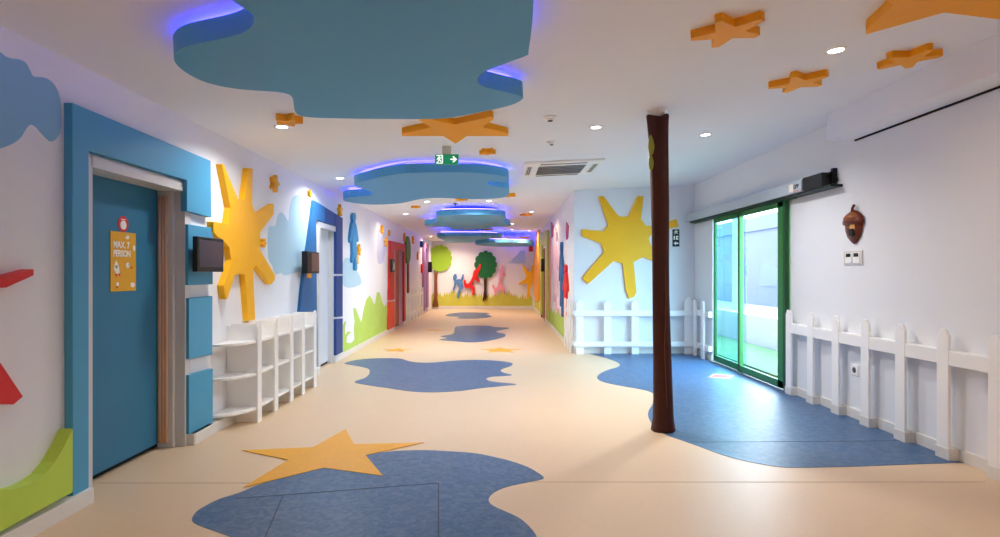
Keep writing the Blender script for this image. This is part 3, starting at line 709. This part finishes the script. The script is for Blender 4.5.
tag(M().box((XL + .10, a.y - .1, 1.55), (XL + .24, a.y + .12, 1.95)).build('display_screen', BLK, bevel=.005), 'small black wall display in front of the light green mural tree', 'screen')
tag(M().box((XL, 20.9, 1.52), (XL + .07, 21.15, 1.84)).build('alarm_box', RED, bevel=.005), 'small red alarm box on the left wall above the short fence', 'alarm')
tag(M().box((XL, 20.7, 2.45), (XL + .12, 20.95, 2.66)).build('loudspeaker', NAVY, bevel=.005), 'small dark box high on the left wall before the mauve door', 'speaker')

# ------------------------------------------------------------------ end wall
def scallop(cx, cy, rx, ry, n, amp, ph=0.0):
    o = []; N = n * 6
    for i in range(N):
        a = 2 * math.pi * i / N; k = 1 - amp + amp * abs(math.cos(n * a / 2 + ph)) ** .5
        o.append((cx + rx * k * math.cos(a), cy + ry * k * math.sin(a)))
    return o
r = thing('tree_cutout', 'light green round tree cut-out at the left of the end wall', 'wall tree', tuple(EW.at(435.5, 308)))
relief(EW, scallop(440, 258.3, 12, 13.7, 13, .10), .10).build('tree_crown', LGT, r)
relief(EW, [(434.2,270),(436,273),(437.8,270),(437,280),(437.5,300),(438.5,307),(432.6,307),(433.8,298),(434.3,280)], .07).build('tree_trunk', BARK2, r)
r = thing('tree_cutout', 'dark green round tree cut-out in the middle of the end wall', 'wall tree', tuple(EW.at(485, 302)))
relief(EW, scallop(485.6, 264.7, 11.4, 14.2, 12, .12), .10).build('tree_crown', DKG, r)
relief(EW, [(483.6,277),(487.2,277),(486.4,290),(487,297),(485,301),(484.8,297.5),(483.2,302),(482.6,300),(484,290)], .07).build('tree_trunk', BARK, r)
figs = [
 (FIGD, .09, 'slate blue running figure cut-out left of the red one on the end wall', [(453.2,279.5),(453,276.5),(454.3,274),(456.2,274),(456.9,277),(456.3,279.8),(458.6,279),(461,279.3),(462,276),(462.6,274),(463.8,274.6),(463.4,279),(461.8,281.8),(463,284.5),(463.4,287.5),(461,291),(459,294.5),(459,298),(456.8,298),(457.2,293),(459.4,288.6),(459,286.4),(457,284.2),(455.8,284.4),(455.6,287),(454,290.3),(452.4,290),(453.8,286),(454.4,282)]),
 (RED, .14, 'red leaping figure cut-out with raised arm beside the dark green tree', [(473.8,270.5),(476,269.6),(478.4,267),(479.6,263.8),(480.8,264),(480.4,268.6),(478.6,272.6),(476.8,275.8),(477.6,278.6),(480,280.6),(479.6,282.2),(476,280.4),(474.8,279),(473,282),(471.4,284.4),(474.6,287),(474.6,291),(473.8,295),(472,295),(472.2,290.4),(470.2,287.8),(467.2,288),(464.6,287.6),(463.9,284),(463.8,280),(465.4,280),(466,283.6),(468,284.2),(470.6,281),(472.6,276.4),(473,273.4)]),
 (PINK, .09, 'pink leaping figure cut-out right of the dark green tree', [(499.4,272.4),(499.2,269.6),(501,268.6),(501.8,266),(502.6,265),(503.6,265.6),(503.2,270),(502.2,273),(505.6,274.4),(505.8,275.4),(501.8,275.6),(500.8,279.6),(501.4,283),(504,287),(505,291),(506,293),(503.6,293.4),(502,290.6),(499,290.4),(496.6,291),(495.6,295.4),(494.4,295),(494,290),(492.2,287),(492.4,284.6),(494,285),(495.4,288),(497.4,286.4),(498.6,282),(498.8,277)]),
]
for m, t, lab, pts in figs:
    tag(relief(EW, pts, t).build('figure_cutout', m), lab, 'wall figure', 'leaping figure cut-outs on the end wall')
tag(relief(EW, [(522,264.6),(523.8,265.6),(528,271),(530,272),(531,270),(531.6,266),(533,265),(533.4,274),(532.6,283),(530.4,288),(529.6,294),(527.8,299.4),(526.4,298.8),(527.6,292),(527.6,286),(526.2,283),(522.6,283.4),(519.4,284.8),(518.8,283),(522.8,280.6),(526,278.4),(526.4,275.4),(523.8,270)], .12).build('sun_cutout', YEL),
    'yellow sun cut-out at the right end of the far wall', 'wall sun', 'yellow sun cut-outs')
gp = [(429.3,307),(429.3,295)]
x = 430.0
while x < 531:
    hh = 293.5 + 1.8 * math.sin(x * .9) - (2.6 if 447 < x < 462 else 0) + (1.2 if 480 < x < 494 else 0) - (1.5 if 496 < x < 512 else 0) + (2.4 if x > 515 else 0)
    gp += [(x, hh + 2.2), (x + .9, hh - 1.0), (x + 1.6, hh + 2.0)]; x += 2.3
gp += [(532.5, 298), (532.5, 307)]
tag(relief(EW, gp, .006, 0).build('painted_grass', GRN3), 'yellow green painted grass along the bottom of the end wall', 'wall painting', kind='thing')
tag(relief(EW, [(508,263.5),(514,258),(518,253.5),(521,250.5),(525.5,250.5),(526,263.5)], .004).build('painted_cloud', SKYP), 'pale blue painted slope high on the right of the end wall', 'wall painting')
tag(M().box((1.38, YE - .25, 2.42), (1.55, YE - .1, 2.66)).build('loudspeaker', REDD, bevel=.01), 'small dark red box high up at the right end of the far wall', 'speaker')

# ------------------------------------------------------------------ corridor right wall
g7 = 6.717
gl = [(525 + x / g7, 280 + y / g7) for x, y in [(142,285),(142,180),(148,150),(156,195),(162,170),(170,210),(178,185),(186,225),(194,190),(203,230),(210,190),(220,240),(226,205),(236,250),(244,215),(252,255),(258,225),(264,270),(268,415)]]
tag(relief(RC, gl, .006).build('painted_grass', GRN2), 'lime green painted grass low on the corridor right wall', 'wall painting', kind='thing')
tag(relief(RC, [(566,222),(568,226),(567.3,238),(566,240),(565.6,232)], .02).build('butterfly_cutout', mat('magenta', (186, 70, 120), .6)), 'thin magenta shape high on the corridor right wall near its corner', 'wall panel')
tag(relief(RC, [(551,222),(553,226),(552.6,236),(551.4,238),(550.8,230)], .02).build('butterfly_cutout', mat('magenta', (186, 70, 120), .6)), 'thin magenta shape high above the pink wall figure', 'wall panel')
tag(figure(RC, 562.2, 264.5, 566.8, 317, .05, shape=STAND, flip=True).build('figure_cutout', RED), 'red figure cut-out on the corridor right wall nearest the fence', 'wall figure', 'figure cut-outs on the corridor right wall')
tag(figure(RC, 558.6, 242, 562.8, 317, .05, shape=STAND).build('figure_cutout', MIDB), 'blue figure cut-out on the corridor right wall behind the red one', 'wall figure', 'figure cut-outs on the corridor right wall')
tag(figure(RC, 551, 228, 559.2, 314, .04, shape=STAND).build('figure_cutout', PALE), 'tall pale pink figure cut-out on the corridor right wall', 'wall figure', 'figure cut-outs on the corridor right wall')
tag(relief(RC, [(548.5,240),(551,236),(551,318),(548.5,314)], .004).build('painted_strip', PINK), 'pink painted strip beside the lime door surround', 'wall painting')
r = thing('door_surround', 'lime green surround on the corridor right wall', 'door surround', (xc(19), 19, 0))
relief(RC, [(539.8,232.5),(547.3,230),(548,321),(545.6,318.5),(545.6,244),(541.6,246),(541.6,315),(539.8,313.5)], .06).build('arch_panel', LIME, r)
d5 = thing('door_5', 'wooden door in the lime surround on the corridor right wall', 'door', (xc(19), 19, 0)); del d5['category']; d5['kind'] = 'structure'
rcbox(M(), LD0 + .02, LD1 - .02, .02, 2.24, .06).build('door_leaf', WOOD, d5)
q = M(); rcbox(q, LD0 - .05, LD0 + .04, 0, 2.3, .1); rcbox(q, LD1 - .04, LD1 + .05, 0, 2.3, .1); rcbox(q, LD0, LD1, 2.22, 2.3, .1)
for v in q.v: v.x -= .03
q.build('door_frame', WOOD, d5)
tag(M().box((xc(17.9) - .16, 17.75, 1.56), (xc(17.9) - .06, 18.1, 1.95)).build('display_screen', BLK, bevel=.005), 'small black wall display beside the lime door surround', 'screen')
tag(relief(RC, [(533.6,262),(536,240),(536.6,230),(538.3,229.5),(538.6,262),(538.2,300),(536,302),(534,296)], .08).build('sun_cutout', ORS), 'tall orange ray cut-out at the far end of the corridor right wall', 'wall sun', 'yellow sun cut-outs')
tag(relief(RC, [(534.5,300),(538.8,297),(539.5,312.5),(534.5,308)], .01).build('painted_grass', GRN3), 'yellow green painted patch under the tall orange ray', 'wall painting', kind='thing')

# ------------------------------------------------------------------ facing wall: sun, sign, fences
s4 = 4.475
sp = [(570 + x / s4, 185 + y / s4) for x, y in [(128,52),(150,48),(213,134),(232,142),(262,140),(303,50),(330,50),(318,152),(340,182),(366,184),(400,176),(478,152),(486,186),(430,200),(372,212),(352,238),(360,265),(372,288),(440,330),(424,352),(372,340),(328,322),(285,345),(298,480),(288,500),(264,508),(250,470),(236,352),(196,340),(82,442),(58,422),(62,408),(154,300),(140,262),(55,228),(52,198),(150,206),(172,180)]]
tag(relief(FW, sp, .045).build('sun_cutout', YEL, bevel=.004), 'big yellow sun cut-out on the facing wall behind the brown trunk', 'wall sun', 'yellow sun cut-outs')
a, b = FW.at(672.4, 246.6), FW.at(679.2, 229.4)
r = thing('pictogram_sign', 'small black and white pictogram sign right of the trunk', 'sign', (a.x, YF, a.z))
M().box((a.x, YF - .012, a.z), (b.x, YF, b.z)).build('sign_plate', BLK, r)
g = M(); w_, h_ = b.x - a.x, b.z - a.z
for i in range(3):
    zc0 = a.z + h_ * (.05 + .32 * i)
    u = lambda pts: [Vector((a.x + w_ * p, YF - .0135, zc0 + h_ * .28 * q_)) for p, q_ in pts]
    if i == 0: g.prism(u([(.15,.5),(.5,.9),(.5,.65),(.85,.65),(.85,.35),(.5,.35),(.5,.1)]), (0, .002, 0))
    elif i == 1:
        g.prism(u([(.15,.1),(.35,.1),(.35,.9),(.15,.9)]), (0, .002, 0)); g.prism(u([(.5 + .35*p_, .1 + .8*q_) for p_, q_ in [(0,0),(1,0),(1,.3),(.4,.5),(1,.7),(1,1),(0,1)]]), (0, .002, 0))
    else: g.prism(u([(.15 + .7*p_, .05 + .9*q_) for p_, q_ in RUN]), (0, .002, 0))
g.build('pictogram', INK, r)

r = thing('picket_fence', 'white picket fence along the facing wall under the big sun', 'fence', (2.5, YF, 0), 'white picket fences')
for px in (580, 607.8, 635.3, 662.8, 688.5):
    c = FW.at(px, 300, .12); picket_on(FW, Vector((c.x, YF, 0)), .135, 0, 1.0 if px < 680 else 1.06, .08, .12, r)
c0, c1 = FW.at(573.4, 300, .08), FW.at(694, 300, .08)
c1.x = XR - .08
for z0, z1 in ((.715, .815), (.15, .24)): rail_on(FW, c0, c1, z0, z1, .045, .08, r)
for px in (594, 621, 649, 676):
    c = FW.at(px, 300, .045); M().box((c.x - .04, YF - .045, .72), (c.x + .04, YF - .0, .79)).build('wall_spacer', WHITE, r)
r = thing('picket_fence', 'short white picket fence round the corner on the corridor side', 'fence', (xc(11.5), 11.5, 0), 'white picket fences')
for y in (11.0, 11.45, 11.9): picket_on(RC, Vector((xc(y), y, 0)), .12, 0, 1.0, .04, .07, r)
for z0, z1 in ((.715, .815), (.15, .24)): rail_on(RC, Vector((xc(10.9), 10.9, 0)), Vector((xc(12.0), 12.0, 0)), z0, z1, .0, .04, r)
r = thing('picket_fence', 'short white picket fence in the far corner left of the glass door', 'fence', (XR, 10.2, 0), 'white picket fences')
for y in (10.2, 10.62): picket_on(RW, Vector((XR, y, 0)), .125, 0, 1.02, .065, .10, r)
for z0, z1 in ((.74, .84), (.15, .24)): rail_on(RW, Vector((XR, 10.72, 0)), Vector((XR, 9.97, 0)), z0, z1, .0, .065, r)
r = thing('picket_fence', 'long white picket fence along the right wall below the acorn', 'fence', (XR, 5, 0), 'white picket fences')
y = 7.19
while y > 2.9:
    picket_on(RW, Vector((XR, y, 0)), .125, 0, 1.05, .075, .10, r, True); y -= .497
rail_on(RW, Vector((XR, 7.25, 0)), Vector((XR, 2.8, 0)), .765, .88, .0, .095, r)

# ------------------------------------------------------------------ tree trunk post
base = FL.at(662.8, 430.5); base.z = 0
r = thing('trunk_post', 'dark brown fabric tree trunk post from floor to ceiling', 'post', tuple(base))
top_z = zc(base.x); N = 20; R = []
prof = [(0, .122), (.03, .118), (.06, .112), (.12, .104), (.3, .098), (.6, .093), (.95, .088), (1.3, .084), (1.6, .083), (1.9, .086), (2.2, .090), (2.5, .094), (2.75, .098), (2.9, .104), (top_z - .10, .108), (top_z - .07, .112)]
random.seed(3)
ph = [random.random() * 6.28 for _ in range(4)]
for z, rad in prof:
    rad *= 0.93
    ox = -0.05 * (z / top_z) ** 1.3 + .006 * math.sin(z * 3 + 1); oy = .006 * math.cos(z * 2.3)
    ring = []
    for i in range(N):
        a = 2 * math.pi * i / N
        k = 1 + .05 * math.sin(5 * a + ph[0] + z * .6) + .035 * math.sin(9 * a + ph[1] - z * 1.1) + .02 * math.sin(13 * a + ph[2] + 3 * z)
        dz = .02 * math.sin(3 * a + ph[3]) if z > top_z - .09 else 0
        ring.append(Vector((base.x + ox + rad * k * math.cos(a), base.y + oy + rad * k * math.sin(a), z + dz)))
    R.append(ring)
trunk = M().rings(R); trunk.build('trunk', BARK, r)
M().lathe((base.x - .05, base.y, top_z - .09), (0, 0, 1), [(.075, 0), (.075, .075), (.10, .08), (.10, .089)], 20).build('ceiling_collar', WHITE, r)
lf = M(); lx, ly = base.x - .135, base.y - .08
for dz, sc in ((2.66, 1.0), (2.52, .8)):
    pts = [(0, 0), (.025, .04), (.035, .10), (.02, .17), (0, .21), (-.02, .16), (-.025, .09), (-.015, .03)]
    lf.prism([Vector((lx + a_ * sc, ly, dz + b_ * sc - .06)) for a_, b_ in pts], (0, .015, 0))
lf.build('leaf', mat('leaf_olive', (150, 152, 60), .6, var=.15), r)
st = M(); st.tube([(base.x + .01, base.y - .105, .25), (base.x - .012, base.y - .098, .8), (base.x + .004, base.y - .094, 1.25), (base.x - .004, base.y - .09, 1.55)], [.003, .004, .004, .002], 6)
st.build('bark_seam', mat('bark_light', (120, 66, 40), .7, var=.1), r)

# ------------------------------------------------------------------ sliding glass door
XD = XR - .06
r = thing('door_6', 'green framed sliding glass door to the garden', 'door', (XD, 8.4, 0)); del r['category']; r['kind'] = 'structure'
GC = glass('cyan_glass', (0.76, 0.925, 0.96)); GN = glass('pale_glass', (0.965, 0.985, 0.985))
def leaf(y0, y1, x, lab, gm, m, jam=.09):
    p = thing('sliding_leaf', lab, 'x', (x, (y0 + y1) / 2, 0)); del p['category']
    p.parent = r; p.location = Vector(p['_w']) - Vector(r['_w'])
    h = .02
    fr = M()
    fr.box((x - h, y0, .03), (x + h, y0 + jam, GZ)); fr.box((x - h, y1 - .07, .03), (x + h, y1, GZ))
    fr.box((x - h, y0, .03), (x + h, y1, .13)); fr.box((x - h, y0, GZ - .07), (x + h, y1, GZ))
    fr.build('leaf_frame', m, p, bevel=.003)
    M().box((x - .006, y0 + jam - .01, .12), (x + .006, y1 - .06, GZ - .06)).build('glass_pane', gm, p)
    return p
YM = 8.70
leaf(7.36, YM + .04, XD, 'near glass leaf', GN, GFR, .14)
leaf(YM, 9.80, XD + .03, 'far cyan tinted glass leaf', GC, GFR, .07)
# a second fixed pane stands behind the far leaf
M().box((XR + .035, YM + .02, .05), (XR + .047, GY1 - .01, GZ - .02)).build('fixed_pane', GC, r)
q = M(); q.box((XR - .075, 7.325, 0.02), (XR - .02, 7.358, GZ + .02)); q.build('side_post', GFD, r)
M().box((XD - .03, 7.30, .0), (XR + .05, GY1 - .01, .02)).build('floor_track', CHR, r)
M().box((XD - .04, 7.1, GZ), (XD + .03, 10.7, GZ + .035)).build('top_track', GFD, r)
r = thing('door_operator', 'silver door operator box above the glass door with open dark end', 'door operator', (XR, 8.4, GZ + .04))
A = [Vector((XR, 6.75, GZ + .04)), Vector((XR - .17, 6.75, GZ + .04)), Vector((XR - .17, 6.75, GZ + .165)), Vector((XR - .14, 6.75, GZ + .20)), Vector((XR, 6.75, GZ + .22))]
M().prism(A, (0, 10.82 - 6.75, 0)).build('operator_cover', SILV, r, bevel=.004)
M().box((XR - .15, 6.36, GZ + .04), (XR, 6.75, GZ + .19)).build('drive_unit', BLK, r, bevel=.006)
M().box((XR - .13, 6.22, GZ + .012), (XR, 10.75, GZ + .04)).build('mounting_rail', mat('rail_dark', (24, 40, 34), .5), r)
M().box((XR - .05, 6.32, GZ + .06), (XR, 6.36, GZ + .23)).build('end_bracket', BLK, r)
ca = M(); ca.tube([(XR - .1, 6.37, GZ + .15), (XR - .07, 6.31, GZ + .19), (XR - .04, 6.28, GZ + .16), (XR - .012, 6.29, GZ + .08)], .008, 8); ca.build('loose_cable', BLK, r)
M().box((XR - .1715, 6.93, GZ + .06), (XR - .17, 7.03, GZ + .15)).build('label_sticker', INK, r)
text('lettering', 'GBP', BLK, r, (XR - .1705, 6.92, GZ + .085), .07, (math.pi / 2, 0, -math.pi / 2), cond=.9)
M().box((XR - .1715, 6.81, GZ + .052), (XR - .17, 6.91, GZ + .06)).build('warning_mark', INKR, r)

# acorn lamp, sockets
c = RW.at(851.5, 226, .04)
r = thing('acorn_ornament', 'brown acorn shaped ornament with gold front above the switches', 'wall ornament', (XR, c.y, c.z - .19))
def half(prof, dep, m, name, parent, off=.012, n=32, wob=0):
    g = M(); R = []
    for h, rad in prof:
        ring = []
        for i in range(n):
            a = 2 * math.pi * i / n
            k = 1 + wob * math.sin(9 * a)
            ring.append(Vector((XR - off - (dep * rad * math.cos(a) if math.cos(a) > 0 else 0), c.y + rad * k * math.sin(a), c.z + h)))
        R.append(ring)
    return g.rings(R).build(name, m, parent)
half([(-.19, .004), (-.178, .025), (-.155, .06), (-.11, .105), (-.05, .132), (.02, .142), (.06, .14)], .35, ACB, 'nut_body', r)
half([(.015, .145), (.02, .165), (.05, .168), (.085, .150), (.12, .115), (.15, .065), (.165, .02)], .42, ACB, 'cap_rim', r, wob=.03)
half([(.055, .11), (.07, .13), (.095, .122), (.125, .09), (.145, .05), (.15, .02)], .68, ACC, 'acorn_cap', r, wob=.03)
st = M(); st.tube([(XR - .03, c.y, c.z + .15), (XR - .035, c.y - .005, c.z + .185), (XR - .03, c.y - .03, c.z + .215)], [.016, .012, .015], 10); st.build('stem', ACB, r)
c = c + Vector((0, -.03, 0))
half([(-.125, .02), (-.09, .05), (-.03, .07), (.03, .07), (.05, .05)], .85, ACG, 'gold_front', r, off=.006)
M().box((XR - .074, c.y - .035, c.z - .105), (XR - .04, c.y + .035, c.z - .03)).build('dark_window', BLK, r, bevel=.008)
a, b = RW.at(843.5, 264.8, .012), RW.at(862, 250, .012)
y_hi, y_lo, z_lo, z_hi = max(a.y, b.y), min(a.y, b.y), 1.59, 1.735
r = thing('switch_panel', 'grey double switch plate under the acorn', 'switch', (XR, (y_hi + y_lo) / 2, z_lo))
M().box((XR - .012, y_lo, z_lo), (XR, y_hi, z_hi)).build('switch_plate', FRM, r, bevel=.003)
for k in (.12, .54):
    yy = y_lo + (y_hi - y_lo) * k; w_ = (y_hi - y_lo) * .34
    M().box((XR - .018, yy, z_lo + .02), (XR - .011, yy + w_, z_hi - .02)).build('rocker', WHITE, r, bevel=.003)
    M().box((XR - .020, yy + .015, z_hi - .062), (XR - .017, yy + w_ - .015, z_hi - .025)).build('display_window', BLK, r)
a = RW.at(854.5, 370, .01)
r = thing('power_socket', 'small white wall socket behind the long fence', 'socket', (XR, a.y, a.z - .05))
M().box((XR - .014, a.y - .055, a.z - .055), (XR, a.y + .055, a.z + .055)).build('socket_plate', WHITE, r, bevel=.004)
M().lathe((XR - .0135, a.y, a.z), (-1, 0, 0), [(.03, 0), (.03, .002), (.02, .0025)], 16).build('socket_hole', GRILL, r)

# small floor sticker before the glass door
a = [(707.5,377.5),(713,373.8),(735,375.2),(730,378.6)]
r = tag(relief(FL, a, .0044, .0034).build('floor_sticker', mat('sticker_peach', (180, 136, 116), .6, var=.05)), 'small peach floor sticker in front of the glass door', 'sticker')
relief(FL, [(712,376.6),(715,374.8),(729,375.6),(726,377.6)], .0052, .0042).build('sticker_stripe', mat('sticker_rose', (170, 80, 76), .6), r)

# ------------------------------------------------------------------ outside the glass door
GX0 = XR + .1
o = M().box((GX0, 2, -.25), (GX0 + 22, 34, -.05)).build('ground', PAVE); struct(o)
o = tag(M().box((GX0 + .25, 4, -.05), (GX0 + 1.55, 33, .02)).build('turf_strip', TURF), 'green artificial turf outside the glass door', 'turf', kind='stuff')
o = tag(M().box((GX0 + 1.6, 6, -.05), (GX0 + 1.85, 33, .62)).build('garden_wall', RENDER), 'low white garden wall seen through the glass door', 'garden wall')
r = thing('outdoor_building', 'pale blue grey building seen through the glass door', 'building', (GX0 + 11, 22, -.05))
M().box((GX0 + 9, 10, -.05), (GX0 + 13, 46, 3.6)).build('facade', FACADE, r)
M().box((GX0 + 8.9, 10, 3.6), (GX0 + 13, 46, 4.3)).build('roof_band', OUTBL, r)
for k in range(5): M().box((GX0 + 8.95, 12 + k * 4.5, .9), (GX0 + 9.02, 14.4 + k * 4.5, 2.3)).build('window', OUTBL, r)
M().lathe((GX0 + 2.6, 15.4, -.05), (0, 0, 1), [(.17, 0), (.17, .06), (.14, .08), (.14, 3.6), (.17, 3.62), (.17, 3.7)], 20).build('pillar', RENDER); tag(bpy.data.objects['pillar'], 'white round pillar outside the glass door', 'pillar')

# ------------------------------------------------------------------ sky, portal, camera, view
wd = bpy.data.worlds.new('sky'); scene.world = wd; wd.use_nodes = True
nt = wd.node_tree; bg = nt.nodes['Background']
bg.inputs[0].default_value = (0.70, 0.84, 1.0, 1); bg.inputs[1].default_value = 9.0
L = bpy.data.lights.new('door_portal', 'AREA'); L.shape = 'RECTANGLE'; L.size = GY1 - GY0; L.size_y = GZ; L.cycles.is_portal = True
o = bpy.data.objects.new('door_portal', L); COL.objects.link(o); o.location = (XR + .055, (GY0 + GY1) / 2, GZ / 2)
o.rotation_euler = (math.pi / 2, 0, math.pi / 2)

cam = bpy.data.cameras.new('camera'); cam.sensor_width = 36; cam.lens = F / 1000 * 36
cam.shift_x = (500 - VX) / 1000; cam.shift_y = (VY - 268.5) / 1000
cam.clip_start = .05; cam.clip_end = 200
co = bpy.data.objects.new('camera', cam); COL.objects.link(co); co.location = (0, 0, EYE); co.rotation_euler = (math.pi / 2, 0, 0)
scene.camera = co
vs = scene.view_settings; vs.view_transform = 'Standard'; vs.look = 'None'; vs.gamma = 1; vs.use_curve_mapping = False
vs.exposure = 0.95
scene.cycles.use_denoising = True
scene.cycles.max_bounces = 8; scene.cycles.diffuse_bounces = 6; scene.cycles.transparent_max_bounces = 12
scene.cycles.caustics_reflective = False; scene.cycles.caustics_refractive = False
scene.cycles.sample_clamp_indirect = 6.0
for ob in bpy.data.objects:
    if '_w' in ob: del ob['_w']
